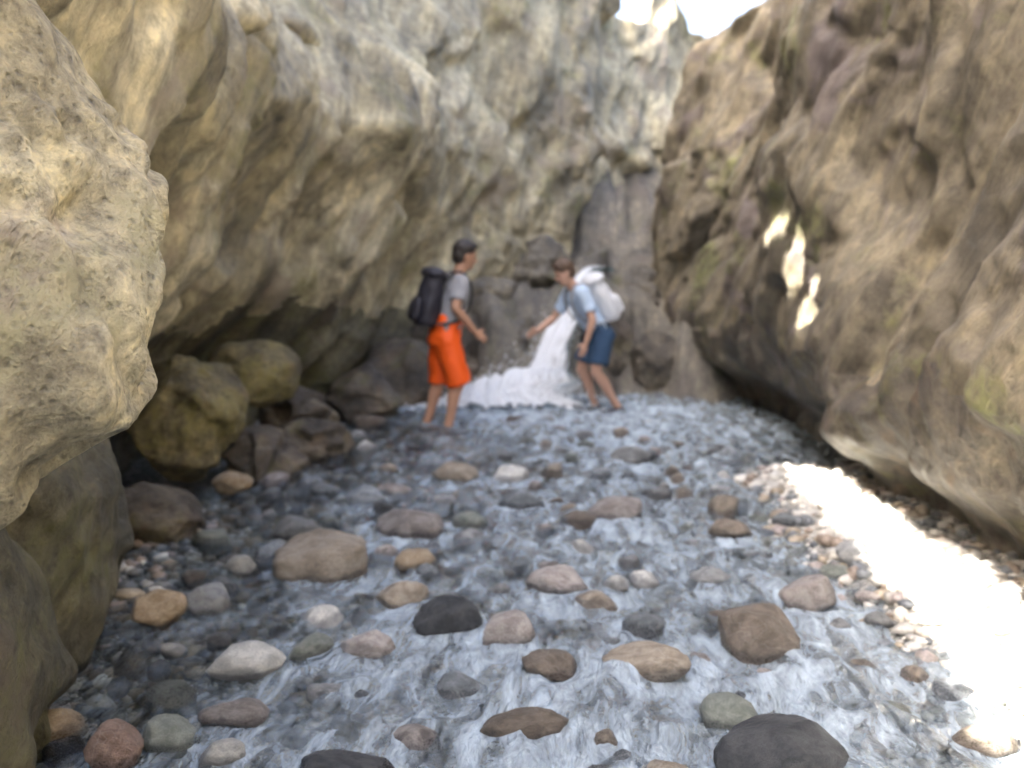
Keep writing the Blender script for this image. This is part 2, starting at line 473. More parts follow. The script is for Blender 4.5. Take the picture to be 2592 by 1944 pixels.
def resample(C, fine, coarse, yfine):
    seg = np.linalg.norm(np.diff(C, axis=0), axis=1)
    s = np.concatenate([[0], np.cumsum(seg)])
    pos, out = 0.0, []
    while pos < s[-1]:
        p = np.array([np.interp(pos, s, C[:, 0]), np.interp(pos, s, C[:, 1])])
        out.append(p)
        pos += fine if yfine[0] < p[1] < yfine[1] and p[0] < 4.5 else coarse
    return np.array(out)

def wall(path, side, rim, profile, bedding, seed, zs, amp=1.0, fine=0.04):
    C = resample(spline(path), fine, 0.18, (1.5, 19.0))
    T = np.gradient(C, axis=0)
    T /= np.linalg.norm(T, axis=1)[:, None]
    N = np.stack([T[:, 1], -T[:, 0]], -1) * side
    for _ in range(30):
        N[1:-1] = (N[:-2] + N[1:-1] * 2 + N[2:]) / 4
    N /= np.linalg.norm(N, axis=1)[:, None]
    nu, nv = len(C), len(zs)
    hr = rim(C[:, 0], C[:, 1])
    U = np.repeat(np.arange(nu), nv)
    zt = np.tile(zs, nu)
    zmax = zs[-1]
    Hh = hr[U]
    # above 60 % of the lowest rim the rows are squeezed to end at the rim
    Z = np.where(zt > 0, zt * (Hh / zmax), zt)
    X = C[U, 0]; Y = C[U, 1]
    P = np.stack([X, Y, Z], -1)
    b = np.array(Vector(bedding).normalized())
    q = P + 0.35 * np.stack([fbm(P * 0.8, 3, seed + 70), fbm(P * 0.8, 3, seed + 71), fbm(P * 0.8, 3, seed + 72)], -1)
    along = q @ b
    Q = q - 0.62 * along[:, None] * b           # squeezed along the bedding, so blocks are long in that direction
    d = 0.36 * fbm(P * 0.38, 3, seed) + 0.12 * fbm(P * 1.0, 3, seed + 3)
    def soften(a, n):
        a = a.reshape(nu, nv).copy()
        for _ in range(n):
            a[1:-1] = (a[:-2] + 2 * a[1:-1] + a[2:]) / 4
            a[:, 1:-1] = (a[:, :-2] + 2 * a[:, 1:-1] + a[:, 2:]) / 4
        return a.ravel()
    d = d + soften(0.26 * facets(Q * 0.95, seed + 5, 1.4), 3) + soften(0.13 * facets(Q * 2.3, seed + 15, 1.4), 2)
    d = d + soften(0.05 * facets(Q * 5.5, seed + 27, 1.5), 1) + 0.05 * (1 - 2.2 * np.abs(fbm(Q * 2.2, 4, seed + 33)))
    d = d + 0.045 * fbm(Q * 5.5, 4, seed + 25) + 0.02 * fbm(P * 13, 3, seed + 28)
    d = d * amp + profile(Z, Y)
    X = X + N[U, 0] * d
    Y = Y + N[U, 1] * d
    Z = Z + np.where(zt > 0.3, 0.12 * fbm(P * 1.2, 3, seed + 40), 0)
    V = np.stack([X, Y, Z], -1)
    return V, grid_faces(nu, nv), nu, nv

def in_poly(x, y, poly):
    r = np.zeros(len(x), bool)
    j = len(poly) - 1
    for i in range(len(poly)):
        xi, yi = poly[i]; xj, yj = poly[j]
        c = ((yi > y) != (yj > y)) & (x < (xj - xi) * (y - yi) / (yj - yi + 1e-12) + xi)
        r ^= c
        j = i
    return r

SUNV = np.array(TO_SUN)
# floor strip that the sun reaches through an unseen gap cut for it in the left wall, and three flecks on the right wall
STRIP = [(2.02, 7.1), (2.22, 6.8), (2.26, 5.0), (2.26, 1.6), (0.9, 1.2), (1.45, 2.83), (1.66, 3.6), (1.74, 4.2), (1.86, 5.2), (1.90, 6.5)]

def cut_sun_gaps(V, F):
    c = V[F].mean(1)
    t = (c[:, 2] - 0.10) / SUNV[2]
    fx = c[:, 0] - SUNV[0] * t; fy = c[:, 1] - SUNV[1] * t
    P = np.stack([fx, fy, np.zeros_like(fx)], -1)
    wob = 0.10 * fbm(P * 3.5, 3, 91)
    lit = in_poly(fx + wob, fy + 0.5 * wob, STRIP) & (c[:, 2] > 2.6)
    for (q, ra, rb) in FLECKS:
        t2 = (c[:, 0] - q[0]) / SUNV[0]
        dy = c[:, 1] - SUNV[1] * t2 - q[1]; dz = c[:, 2] - SUNV[2] * t2 - q[2]
        u = -dy * 0.8 + dz * 0.6; w = dy * 0.6 + dz * 0.8
        ang = np.arctan2(w, u)
        lit |= (((u / ra) ** 2 + (w / rb) ** 2) < 1 + 0.25 * np.sin(3 * ang + ra * 40)) & (c[:, 2] > 4)
    return F[~lit]

def thicken(V, F, off):
    """a second skin behind the first one, set back along a fixed direction, closed along all open edges"""
    n = len(V)
    V2 = np.concatenate([V, V + off])
    F2 = F[:, ::-1] + n
    E = np.concatenate([F[:, [0, 1]], F[:, [1, 2]], F[:, [2, 3]], F[:, [3, 0]]])
    key = np.sort(E, 1)
    kk = key[:, 0].astype(np.int64) * (n + 1) + key[:, 1]
    u, idx, cnt = np.unique(kk, return_index=True, return_counts=True)
    b = E[idx[cnt == 1]]
    side = np.stack([b[:, 1], b[:, 0], b[:, 0] + n, b[:, 1] + n], -1)
    return V2, np.concatenate([F, F2, side])

def wet_shade_foot(o, mat, top, seed, y0=-99, y1=99):
    """dark foot up to an uneven line: wet rock with undercut and overhang shade painted in"""
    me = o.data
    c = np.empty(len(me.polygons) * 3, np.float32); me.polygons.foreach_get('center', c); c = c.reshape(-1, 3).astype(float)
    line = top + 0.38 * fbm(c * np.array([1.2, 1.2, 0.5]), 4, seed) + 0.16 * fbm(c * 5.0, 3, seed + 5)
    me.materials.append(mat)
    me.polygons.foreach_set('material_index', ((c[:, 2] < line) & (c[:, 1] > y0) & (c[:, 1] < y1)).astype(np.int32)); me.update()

def rim_left(X, Y):
    h = np.interp(Y, [-12, 0, 2, 4, 9.5, 11, 12.3, 13.1, 13.7, 14.1, 14.8, 15.5, 17.5, 24], [6.6, 7.2, 9.6, 10.8, 10.8, 10.0, 8.4, 6.8, 5.6, 5.05, 4.9, 5.0, 5.0, 5.0])
    h = h + 1.3 * np.exp(-((X - 2.62) / 0.22) ** 2)
    return h + 0.25 * fbm(np.stack([X, Y, 0 * X], -1) * 1.1, 3, 61)

def rim_right(X, Y):
    h = np.interp(Y, [-12, -4, 6, 8.5, 10, 11, 12.2, 13.2, 16], [6, 7.5, 7.4, 6.4, 4.85, 4.25, 4.1, 4.0, 4.0])
    return h + 0.22 * fbm(np.stack([X, Y, 0 * X], -1) * 1.3, 3, 63)

def prof_left(Z, Y):
    over = 0.66 * np.exp(-((Z - 2.9) / 0.95) ** 2) * (1 - sstep(10.5, 13, Y)) * sstep(-2, 1, Y)
    recess = -0.70 * (1 - sstep(0.5, 1.6, Z)) * sstep(2, 4.5, Y) * (1 - sstep(8.5, 10.5, Y))
    return over + recess - 0.20 * (1 - sstep(0.15, 0.75, Z)) - 0.085 * np.clip(Z - 1.6, 0, 20)

def prof_right(Z, Y):
    return -0.42 * (1 - sstep(0.12, 0.55, Z)) + 0.10 * sstep(0.5, 0.9, Z) - (0.075 + 0.10 * sstep(9, 12, Y)) * np.clip(Z - 1.0, 0, 20)

zsr = axis([(-0.6, 5.0, 0.038), (5.0, 7.5, 0.07)])
RIGHT_PATH = [(2.9, -13), (2.6, -6), (2.40, -1), (2.36, 3), (2.36, 6), (2.40, 9), (2.2, 10.9), (1.8, 12.2), (2.25, 13.4), (4.0, 14.1), (7, 14.8), (12, 16)]
V, F, nu, nv = wall(RIGHT_PATH, -1, rim_right, prof_right, UP_R, 300, zsr, amp=0.85)
# the three flecks lie on the right wall where it faces the stream: their true places on its surface
FLECKS = []
EYE = np.array([0, 0, 1.6])
for (tx, ty, tz, ra, rb) in ((2.445, 9.35, 1.93, .24, .13), (2.455, 8.75, 1.56, .28, .15), (2.45, 8.25, 1.18, .28, .16)):
    g = np.array([tx, ty, tz]) - EYE; g /= np.linalg.norm(g)
    D = V - EYE; L_ = np.linalg.norm(D, axis=1)
    near = (D @ g) / L_ > 0.99998
    q = V[near][np.argmin(L_[near])] if near.any() else np.array([tx, ty, tz])
    FLECKS.append((q, ra, rb))
V, F = thicken(V, F, np.array([1.4, 0.6, -0.2]))
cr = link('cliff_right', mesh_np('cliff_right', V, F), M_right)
wet_shade_foot(cr, M_wetbrown, 0.92, 801)  # dark band for wet rock and the undercut's shade together
tag(cr, 'brown rock wall with a dark undercut foot along the water', 'cliff', kind='structure')

zsl = axis([(-0.6, 5.6, 0.038), (5.6, 11.0, 0.07)])
LEFT_PATH = [(-2.3, -13), (-1.9, -6), (-1.75, -1), (-1.75, 3), (-2.0, 5), (-2.15, 7), (-1.95, 9), (-1.2, 11), (0.1, 12.6), (1.5, 14.0), (2.9, 15.6), (5, 17.6), (9, 20.2)]
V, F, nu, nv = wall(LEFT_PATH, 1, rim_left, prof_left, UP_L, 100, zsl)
F = cut_sun_gaps(V, F)[:, ::-1]  # unseen gaps added high in the wall to let the sun patches in
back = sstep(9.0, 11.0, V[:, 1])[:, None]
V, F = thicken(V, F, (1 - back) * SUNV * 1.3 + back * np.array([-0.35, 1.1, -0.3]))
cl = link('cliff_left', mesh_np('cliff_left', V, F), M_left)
wet_shade_foot(cl, M_dim, 1.05, 811)  # the overhang's shade painted as a dark, wet-looking band
tag(cl, 'tall streaked beige rock wall of the gorge curving round behind the cascade', 'cliff', kind='structure')

# ------------------------------------------------------------------ water (the main stones are listed first: foam gathers round them)
G1 = 'stones of the stream bed'
MAIN = [
 ('tan', -0.94, 4.85, .54, .42, .36, .04, .3, 'largest tan boulder standing clear of the stream near the left wall'),
 ('pink', -0.60, 5.60, .44, .34, .28, .03, -.4, 'pale brown boulder just behind the largest tan boulder'),
 ('ochre', -1.56, 4.15, .24, .20, .19, .06, .5, 'orange ochre stone at the water edge by the left wall'),
 ('grey', -1.37, 4.30, .24, .20, .18, .05, -.2, 'round grey stone touching the orange ochre stone'),
 ('white', -1.03, 3.62, .29, .22, .17, .05, .2, 'whitest smooth stone in the near stream'),
 ('green', -0.80, 3.80, .22, .11, .12, .03, .9, 'narrow grey green stone leaning on the whitest stone'),
 ('white', -1.36, 4.80, .15, .12, .11, .06, 0, 'little white stone above the orange ochre stone'),
 ('tan', -0.50, 4.38, .25, .20, .17, .04, .4, 'brownish pink stone beside the dark glossy boulder'),
 ('pink', -0.58, 3.80, .25, .20, .16, .03, -.3, 'grey pink stone between the whitest stone and the dark boulder'),
 ('dark', -0.27, 4.05, .29, .26, .24, .05, .7, 'dark glossy wet boulder in midstream'),
 ('pink', -0.01, 3.95, .24, .20, .18, .04, .6, 'pale pinkish stone right of the dark glossy boulder'),
 ('brown', 1.00, 3.85, .38, .32, .30, .06, .5, 'large brown boulder with a pale shoulder near the sunlit gravel'),
 ('tan', 0.52, 3.66, .34, .24, .15, .03, .1, 'flat tan stone left of the large brown boulder'),
 ('brown', 0.15, 3.62, .24, .18, .13, .03, -.2, 'small flat brown stone in midstream foam'),
 ('dark', 0.84, 2.85, .40, .34, .34, .06, .2, 'dark slate blue boulder at the lower edge of the picture'),
 ('brown', 0.04, 3.14, .32, .18, .12, .03, .1, 'low dark brown slab awash in white riffle'),
 ('dark', -0.52, 2.86, .32, .20, .12, .02, -.1, 'low black stone awash at the bottom edge'),
 ('green', -1.13, 3.06, .18, .16, .15, .04, .8, 'grey green cobble near the left bottom corner'),
 ('pink', -0.95, 3.22, .24, .15, .11, .03, .1, 'pinkish flat cobble behind the pale green cobble'),
 ('white', -0.92, 2.95, .16, .13, .11, .03, .4, 'pale greenish white cobble at the bottom edge'),
 ('red', -1.26, 2.95, .18, .16, .17, .05, .3, 'red brown stone in the left bottom corner'),
 ('ochre', -1.88, 6.45, .26, .20, .17, .10, .2, 'tan stone lying in the shade of the left wall foot'),
 ('tan', -0.40, 6.95, .38, .28, .22, .03, .1, 'tan stone downstream of the person in orange shorts'),
 ('white', 0.00, 7.00, .31, .24, .19, .02, .5, 'pale cream stone right of the tan one below the cascade'),
 ('blue', 0.05, 6.20, .30, .24, .18, .02, -.3, 'lavender grey stone in front of the pale cream stone'),
 ('pink', 0.66, 5.95, .36, .28, .22, .02, .4, 'pinkish white stone in the middle of the right current'),
 ('pink', 0.21, 4.62, .33, .26, .19, .02, 0, 'pale pink stone washed over by foam in midstream'),
 ('pink', 1.36, 4.35, .28, .24, .20, .06, .5, 'pinkish stone closest to the sunlit gravel strip'),
 ('brown', 1.25, 5.5, .26, .2, .16, .04, .2, 'brown stone by the tip of the sunlit gravel strip'),
 ('grey', 0.95, 7.6, .36, .28, .2, .03, .2, 'broad grey stone in the current below the person in blue'),
 ('blue', -0.95, 6.3, .30, .24, .18, .03, -.5, 'blue grey stone above the pale brown boulder'),
 ('grey', -1.25, 5.5, .28, .2, .17, .05, .1, 'grey stone between the tan boulder and the left wall'),
]
def water_sheet(name, x0, x1, y0, y1, dx, z, seed, label):
    xs = np.linspace(x0, x1, int((x1 - x0) / dx)); ys = np.linspace(y0, y1, int((y1 - y0) / dx))
    gx, gy = np.meshgrid(xs, ys, indexing='ij'); X = gx.ravel(); Y = gy.ravel()
    P = np.stack([X, Y * 0.6, 0 * X], -1)
    riffle = np.exp(-(((X - 0.25) / 0.85) ** 2 + ((Y - 2.9) / 0.75) ** 2)) * 0.42
    riffle += np.exp(-(((X - 0.1) / 1.0) ** 2 + ((Y - 10.4) / 0.9) ** 2)) * 1.5
    riffle += 0.55 * np.exp(-(((X - 0.9) / 0.9) ** 2 + ((Y - 8.6) / 1.8) ** 2))
    riffle += 0.35 * np.exp(-(((X - 0.6) / 0.8) ** 2 + ((Y - 5.2) / 1.2) ** 2))
    riffle += 0.56 * sstep(-1.8, -0.6, X) + 0.35 * sstep(-0.1, 0.5, fbm(P * 0.9, 3, seed + 9))
    w = 0.6 + 1.1 * np.clip(riffle, 0, 1.2)
    for m in MAIN:
        sx = (X - m[1]) / (m[3] * .62); sy = (Y - m[2] + m[4] * .35) / (m[4] * 0.9 + .12)
        riffle += 0.5 * np.exp(-(sx ** 2 + sy ** 2) ** 2) * (0.5 + 0.5 * sstep(-1.6, -.4, X))
    h = w * (0.030 * fbm(P * 2.6, 3, seed) + 0.022 * (1 - np.abs(fbm(P * 5.0, 3, seed + 2)) * 2) + 0.010 * fbm(P * 13, 3, seed + 4))
    V = np.stack([X, Y, z + h], -1)
    me = mesh_np(name, V, grid_faces(len(xs), len(ys)))
    at = me.attributes.new('foam', 'FLOAT', 'POINT'); at.data.foreach_set('value', np.clip(riffle, 0, 1.3).astype(np.float32))
    o = link(name, me, M_water)
    return tag(o, label, 'water', kind='structure')
water_sheet('stream_water', -3.4, 3.4, -3, 11.3, 0.026, 0.0, 410, 'shallow rippled blue grey stream water with foam streaks over the cobbles')

def cascade(name, pts, n_u, n_v, seed, label, thick=0.10, dmid=0.34, dbase=0.12):
    C = spline(pts, 30)
    t = np.linspace(0, 1, n_u); tt = np.linspace(0, 1, len(C))
    C = np.stack([np.interp(t, tt, C[:, k]) for k in range(4)], -1)
    T = np.gradient(C[:, :3], axis=0); T /= np.linalg.norm(T, axis=1)[:, None]
    S_ = np.cross(T, np.array([0, 0.3, 1.0])); S_ /= np.linalg.norm(S_, axis=1)[:, None]
    Nn = np.cross(S_, T)
    v = np.linspace(-1, 1, n_v)
    u = np.repeat(np.arange(n_u), n_v); vv = np.tile(v, n_u)
    half = C[u, 3] / 2
    along = np.cumsum(np.concatenate([[0], np.linalg.norm(np.diff(C[:, :3], axis=0), axis=1)]))[u]
    F3 = np.stack([vv * half * 20, along * 1.5, np.full_like(vv, seed)], -1)
    edge = 1 + 0.35 * fbm(np.stack([np.sign(vv) * 3, along * 3, 0 * vv], -1), 4, seed)
    strands = 0.07 * fbm(F3 * 0.5, 4, seed + 1) + 0.05 * fbm(F3 * 1.5, 3, seed + 2)
    arch = thick * (1 - vv ** 2)
    P = C[u, :3] + S_[u] * (vv * half * edge)[:, None] + Nn[u] * (arch + strands)[:, None]
    me = mesh_np(name, P, grid_faces(n_u, n_v))
    a = me.attributes.new('flow', 'FLOAT_VECTOR', 'POINT'); a.data.foreach_set('vector', F3.astype(np.float32).ravel())
    d = me.attributes.new('dens', 'FLOAT', 'POINT'); d.data.foreach_set('value', (dmid * (1 - np.abs(vv) ** 2.2) - 0.14 + dbase * t[u] - 0.40 * (1 - sstep(0.02, 0.28, t[u]))).astype(np.float32))
    o = link(name, me, M_white)
    return tag(o, label, 'waterfall', kind='structure')

def bz(x, y, up):
    return float(bed_height(np.array([x]), np.array([y]))[0]) + up
cascade('waterfall', [(1.10, 12.25, bz(1.10, 12.25, -.02), .50), (0.86, 11.95, bz(.86, 11.95, .05), .66), (0.54, 11.6, bz(.54, 11.6, .10), .84), (0.24, 11.25, bz(.24, 11.25, .13), 1.15), (-0.02, 10.92, 0.24, 1.55), (-0.14, 10.55, 0.06, 1.95), (-0.15, 10.1, 0.00, 2.3)], 170, 150, 500,
        'bright white cascade fanning out between the two people', 0.09, 0.46, 0.14)

# foam and spray heaped where the cascade lands
def droplets(name, n, label):
    P = []
    base = bmesh.new(); bmesh.ops.create_icosphere(base, subdivisions=1, radius=1.0)
    bv = np.array([v.co[:] for v in base.verts]); bf = np.array([[v.index for v in f.verts] for f in base.faces]); base.free()
    Vs, Fs = [], []
    QS = np.linspace(0, 1, 60); ZS = bed_height(0.92 - 0.92 * QS, 11.98 - 1.05 * QS)
    for i in range(n):
        a = RNG.normal(0, 1, 3)
        c = np.array([0.0 + 0.50 * a[0], 10.55 + 0.30 * a[1], 0.05 + abs(a[2]) * 0.20 * math.exp(-(a[0] * 0.6) ** 2)])
        if i % 3 == 0:      # drops torn off along the fall itself
            q = RNG.random()
            x_ = 0.92 - 0.92 * q; y_ = 11.98 - 1.05 * q
            c = np.array([x_ + 0.13 * a[0] * (0.6 + q), y_ - 0.05 * abs(a[1]), float(np.interp(q, QS, ZS)) + 0.16 + 0.05 * a[2]])
        r = 0.003 + 0.008 * RNG.random() ** 3
        Vs.append(bv * r * np.array([1, 1, 1.2]) + c); Fs.append(bf + i * len(bv))
    me = mesh_np(name, np.concatenate(Vs), np.concatenate(Fs))
    a = me.attributes.new('dens', 'FLOAT', 'POINT'); a.data.foreach_set('value', np.full(len(me.vertices), 0.5, np.float32))
    o = link(name, me, M_white)
    tag(o, label, 'spray', kind='stuff')
droplets('spray', 3500, 'white spray drops thrown up where the cascade lands')

# ------------------------------------------------------------------ boulders and cobbles
def rock_mesh(name, seed, sub, rough=0.30, facet=0.19, squash=(1, 1, 1), freq=1.1):
    bm = bmesh.new(); bmesh.ops.create_icosphere(bm, subdivisions=sub, radius=1.0)
    V = np.array([v.co[:] for v in bm.verts]); F = np.array([[v.index for v in f.verts] for f in bm.faces]); bm.free()
    rg = np.random.default_rng(seed)
    d = 1 + rough * fbm(V * freq + seed * 3.1, 4, seed)
    # chop with a few random planes for worn facets
    for k in range(14):
        n = rg.normal(0, 1, 3); n /= np.linalg.norm(n)
        lim = 0.66 + 0.30 * rg.random()
        h = (V * d[:, None]) @ n
        over = np.clip(h - lim, 0, None)
        d = d - facet / 0.18 * 0.86 * over / np.maximum(0.3, V @ n)
    d = d + 0.03 * fbm(V * 5 + seed, 3, seed + 8) + (0.012 * fbm(V * 14 + seed, 2, seed + 9) if sub > 3 else 0)
    return mesh_np(name, V * d[:, None] * np.array(squash), F)

VARIANTS = {c: [] for c in STONE}
_shape_seed = 40
def stone(colour, x, y, w, dpt, h, z, rz, name='boulder', sub=4, tilt=0.0, seed=None, label=None, cat='stone', group=None):
    global _shape_seed
    _shape_seed += 1
    me = rock_mesh(name, seed or _shape_seed, sub)
    o = link(name, me, STONE[colour])
    o.location = (x, y, z); o.scale = (w / 2, dpt / 2, h / 2); o.rotation_euler = (tilt, tilt * 0.6, rz)
    return tag(o, label, cat, group)

for (c, x, y, w, dp, h, z, rz, lab) in MAIN:
    stone(c, x, y, w * 1.05, dp, h, z, rz, 'boulder', 4, random.uniform(-.15, .15), None, lab, 'stone', G1)

REF = ['largest tan boulder', 'pale brown boulder', 'orange ochre stone', 'round grey stone', 'whitest smooth stone', 'narrow grey green stone', 'little white stone', 'brownish pink stone', 'grey pink stone', 'dark glossy boulder', 'pale pinkish stone', 'large brown boulder', 'flat tan stone', 'flat brown stone in foam', 'dark slate blue boulder', 'brown slab in the riffle', 'black stone at bottom edge', 'grey green corner cobble', 'pinkish flat cobble', 'greenish white cobble', 'red brown corner stone', 'tan stone in wall shade', 'tan stone below the waders', 'pale cream stone', 'lavender grey stone', 'pinkish white stone', 'foam washed pink stone', 'pinkish stone by the bank', 'brown stone by the strip tip', 'broad grey stone', 'blue grey stone', 'grey stone by the wall']
placed = [(m[1], m[2], m[3] * 0.5) for m in MAIN]
shapes = {}
for c in STONE:
    shapes[c] = []
    for k in range(4):
        me = rock_mesh('cobble', 900 + 10 * list(STONE).index(c) + k, 3, 0.34, 0.19)
        me.materials.append(STONE[c]); me.shade_smooth()
        shapes[c].append(me)
LABELS = {'grey': 'small grey cobble', 'blue': 'small blue grey cobble', 'tan': 'small tan cobble', 'pink': 'small pinkish cobble', 'white': 'small white cobble',
          'brown': 'small brown cobble', 'green': 'small grey green cobble', 'dark': 'small black cobble', 'ochre': 'small ochre cobble', 'red': 'small red brown cobble'}
CW = ['grey'] * 6 + ['blue'] * 6 + ['tan'] * 3 + ['pink'] * 4 + ['white'] * 3 + ['brown'] * 3 + ['green'] * 3 + ['dark'] * 1 + ['ochre'] * 1
cobbles = []
count = 0
tries = 0
while count < 250 and tries < 20000:
    tries += 1
    y = 2.75 + 7.0 * random.random() ** 1.25
    x = random.uniform(-1.75, 1.75)
    if abs(x) > 0.53 * y: continue
    r = random.choice((.05, .055, .06, .07, .08, .095, .11)) * (1 + 0.05 * (y - 3))
    if any((x - a) ** 2 + (y - b) ** 2 < (r * 0.9 + q * 0.92) ** 2 for a, b, q in placed): continue
    if (x + .7) ** 2 + (y - 9.25) ** 2 < .12 or (x - .64) ** 2 + (y - 10.2) ** 2 < .12: continue
    placed.append((x, y, r))
    c = random.choice(CW)
    me = random.choice(shapes[c])
    o = bpy.data.objects.new('cobble', me); COL.objects.link(o)
    hgt = r * random.uniform(0.55, 0.85)
    zb = bz(x, y, 0)
    o.location = (x, y, max(zb + hgt * 0.6, random.uniform(-0.06, 0.015)))
    o.scale = (r * random.uniform(.95, 1.25), r * random.uniform(.8, 1.0), hgt)
    o.rotation_euler = (random.uniform(-.2, .2), random.uniform(-.2, .2), random.uniform(0, 6.3))
    dd = [((x - m[1]) ** 2 + (y - m[2]) ** 2, i) for i, m in enumerate(MAIN)]
    dist, i = min(dd)
    dx, dy = x - MAIN[i][1], y - MAIN[i][2]
    where = ('right of' if dx > 0 else 'left of') if abs(dx) > abs(dy) else ('behind' if dy > 0 else 'in front of')
    cobbles.append((o, c, where, i, dist, r))
    count += 1

byplace = {}
for q in cobbles:
    byplace.setdefault((q[1], q[2], q[3]), []).append(q)
RANK = ['', 'second nearest ', 'third nearest ', 'fourth nearest ', 'fifth nearest ', 'sixth nearest ', 'seventh nearest ', 'eighth nearest ', 'ninth nearest ']
for (c, where, i), lst in byplace.items():
    for k, q in enumerate(sorted(lst, key=lambda q: q[4])):
        tag(q[0], RANK[min(k, 8)] + LABELS[c] + ' ' + where + ' the ' + REF[i], 'cobble', 'small cobbles of the stream bed')

# gravel: nobody could count it
def gravel():
    bm = bmesh.new(); bmesh.ops.create_icosphere(bm, subdivisions=1, radius=1.0)
    bv = np.array([v.co[:] for v in bm.verts]); bf = np.array([[v.index for v in f.verts] for f in bm.faces]); bm.free()
    n = 14000
    Y = 2.0 + 8.6 * RNG.random(n) ** 1.3
    X = RNG.uniform(-2.1, 2.55, n)
    r = 0.014 + 0.048 * RNG.random(n) ** 2
    Z = bed_height(X, Y) + r * 0.25
    Vs = np.empty((n, len(bv), 3))
    ang = RNG.uniform(0, 6.3, n)
    s = np.stack([r * RNG.uniform(.9, 1.5, n), r * RNG.uniform(.8, 1.1, n), r * RNG.uniform(.5, .8, n)], -1)
    J = bv[None] * (1 + RNG.uniform(-.22, .22, (n, len(bv), 1)))
    L = J * s[:, None, :]
    ca, sa = np.cos(ang)[:, None], np.sin(ang)[:, None]
    Vs[..., 0] = L[..., 0] * ca - L[..., 1] * sa + X[:, None]
    Vs[..., 1] = L[..., 0] * sa + L[..., 1] * ca + Y[:, None]
    Vs[..., 2] = L[..., 2] + Z[:, None]
    Fs = bf[None] + (np.arange(n) * len(bv))[:, None, None]
    me = mesh_np('gravel', Vs.reshape(-1, 3), Fs.reshape(-1, 3))
    cols = np.array([[.20, .20, .19], [.14, .15, .16], [.32, .27, .20], [.42, .40, .36], [.24, .19, .15], [.30, .26, .24], [.55, .53, .48], [.16, .17, .175]])
    pick = cols[RNG.integers(0, len(cols), n)] * RNG.uniform(.8, 1.2, (n, 1))
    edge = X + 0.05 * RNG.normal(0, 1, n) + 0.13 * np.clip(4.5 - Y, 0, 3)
    on_sun_strip = (edge > 1.78) & (X < 2.28) & (Y < 7.2)
    pick[X > 2.28] *= 0.55  # pebbles at the right wall foot darkened, painting in the undercut's shade
    pick[on_sun_strip] = 0.45 * pick[on_sun_strip] + np.array([.40, .385, .345])  # bank pebbles paled inside the sun strip, its brightness put into the tint
    a = me.attributes.new('tint', 'FLOAT_COLOR', 'POINT')
    full = np.concatenate([np.repeat(pick, len(bv), 0), np.ones((n * len(bv), 1))], 1)
    a.data.foreach_set('color', full.astype(np.float32).ravel())
    k = NT('mixed_pebbles')
    at = k.n('Attribute'); at.attribute_name = 'tint'
    nn = k.noise(k.coord(), 60, 4)
    k.l(k.mix(0.6, at.outputs['Color'], k.ramp(nn, [(0.35, (.6, .6, .6)), (0.65, (1.3, 1.3, 1.3))]), 'MULTIPLY'), k.b.inputs['Base Color'])
    k.b.inputs['Roughness'].default_value = 0.5
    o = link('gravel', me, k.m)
    tag(o, 'loose mixed pebbles strewn over the stream bed and bank', 'gravel', kind='stuff')
gravel()

def big_rock(name, mat, loc, scale, rot, seed, label, cat='rock', group=None, sub=5, rough=0.3, freq=1.0):
    me = rock_mesh(name, seed, sub, rough, 0.19, freq=freq)
    # bake the size so that the rock's own grain keeps its real scale
    V = np.empty(len(me.vertices) * 3, np.float32); me.vertices.foreach_get('co', V); V = V.reshape(-1, 3) * np.array(scale, np.float32)
    P = V + np.array(loc)
    nrm = V / (np.linalg.norm(V, axis=1)[:, None] + 1e-6)
    V = V + nrm * (0.06 * fbm(P * 2.6, 4, seed) + 0.07 * facets(P * 2.2, seed + 4, 1.5) + 0.025 * facets(P * 6, seed + 14, 1.5) + 0.025 * fbm(P * 9, 4, seed + 1))[:, None]
    E_ = np.empty(len(me.edges) * 2, np.int32); me.edges.foreach_get('vertices', E_); E_ = E_.reshape(-1, 2)
    deg = np.bincount(E_.ravel(), minlength=len(V))[:, None]
    for _ in range(3 if sub > 5 else 1):
        acc = np.zeros((len(V), 3)); np.add.at(acc, E_[:, 0], V[E_[:, 1]]); np.add.at(acc, E_[:, 1], V[E_[:, 0]])
        V = 0.5 * V + 0.5 * acc / deg
    me.vertices.foreach_set('co', V.astype(np.float32).ravel()); me.update()
    o = link(name, me, mat)
    o.location = loc; o.rotation_euler = rot
    return tag(o, label, cat, group)

big_rock('overhanging_rock', M_bulge, (-1.74, 2.38, 1.57), (0.90, 0.88, 0.92), (0.1, 0.15, 0.2), 21, 'pale crusted rock bulge overhanging close to the camera on the left', 'rock', sub=7, rough=0.26, freq=1.2)
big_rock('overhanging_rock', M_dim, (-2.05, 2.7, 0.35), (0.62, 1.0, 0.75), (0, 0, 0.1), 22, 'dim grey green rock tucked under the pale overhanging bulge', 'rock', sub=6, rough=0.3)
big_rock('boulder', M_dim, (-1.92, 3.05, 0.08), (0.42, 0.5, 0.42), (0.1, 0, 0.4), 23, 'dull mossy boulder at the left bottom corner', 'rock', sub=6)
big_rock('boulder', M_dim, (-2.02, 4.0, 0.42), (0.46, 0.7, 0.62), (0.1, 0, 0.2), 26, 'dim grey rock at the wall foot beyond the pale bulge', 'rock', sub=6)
big_rock('boulder', M_olive, (-2.30, 6.9, 0.55), (0.40, 0.45, 0.46), (0.2, 0.1, 0.5), 24, 'yellowish mossy boulder leaning on the left wall', 'rock', sub=6)
big_rock('boulder', M_olive, (-2.12, 8.1, 0.62), (0.34, 0.34, 0.26), (0, 0.3, 0.1), 25, 'small olive boulder behind the yellowish mossy one', 'rock', sub=5)
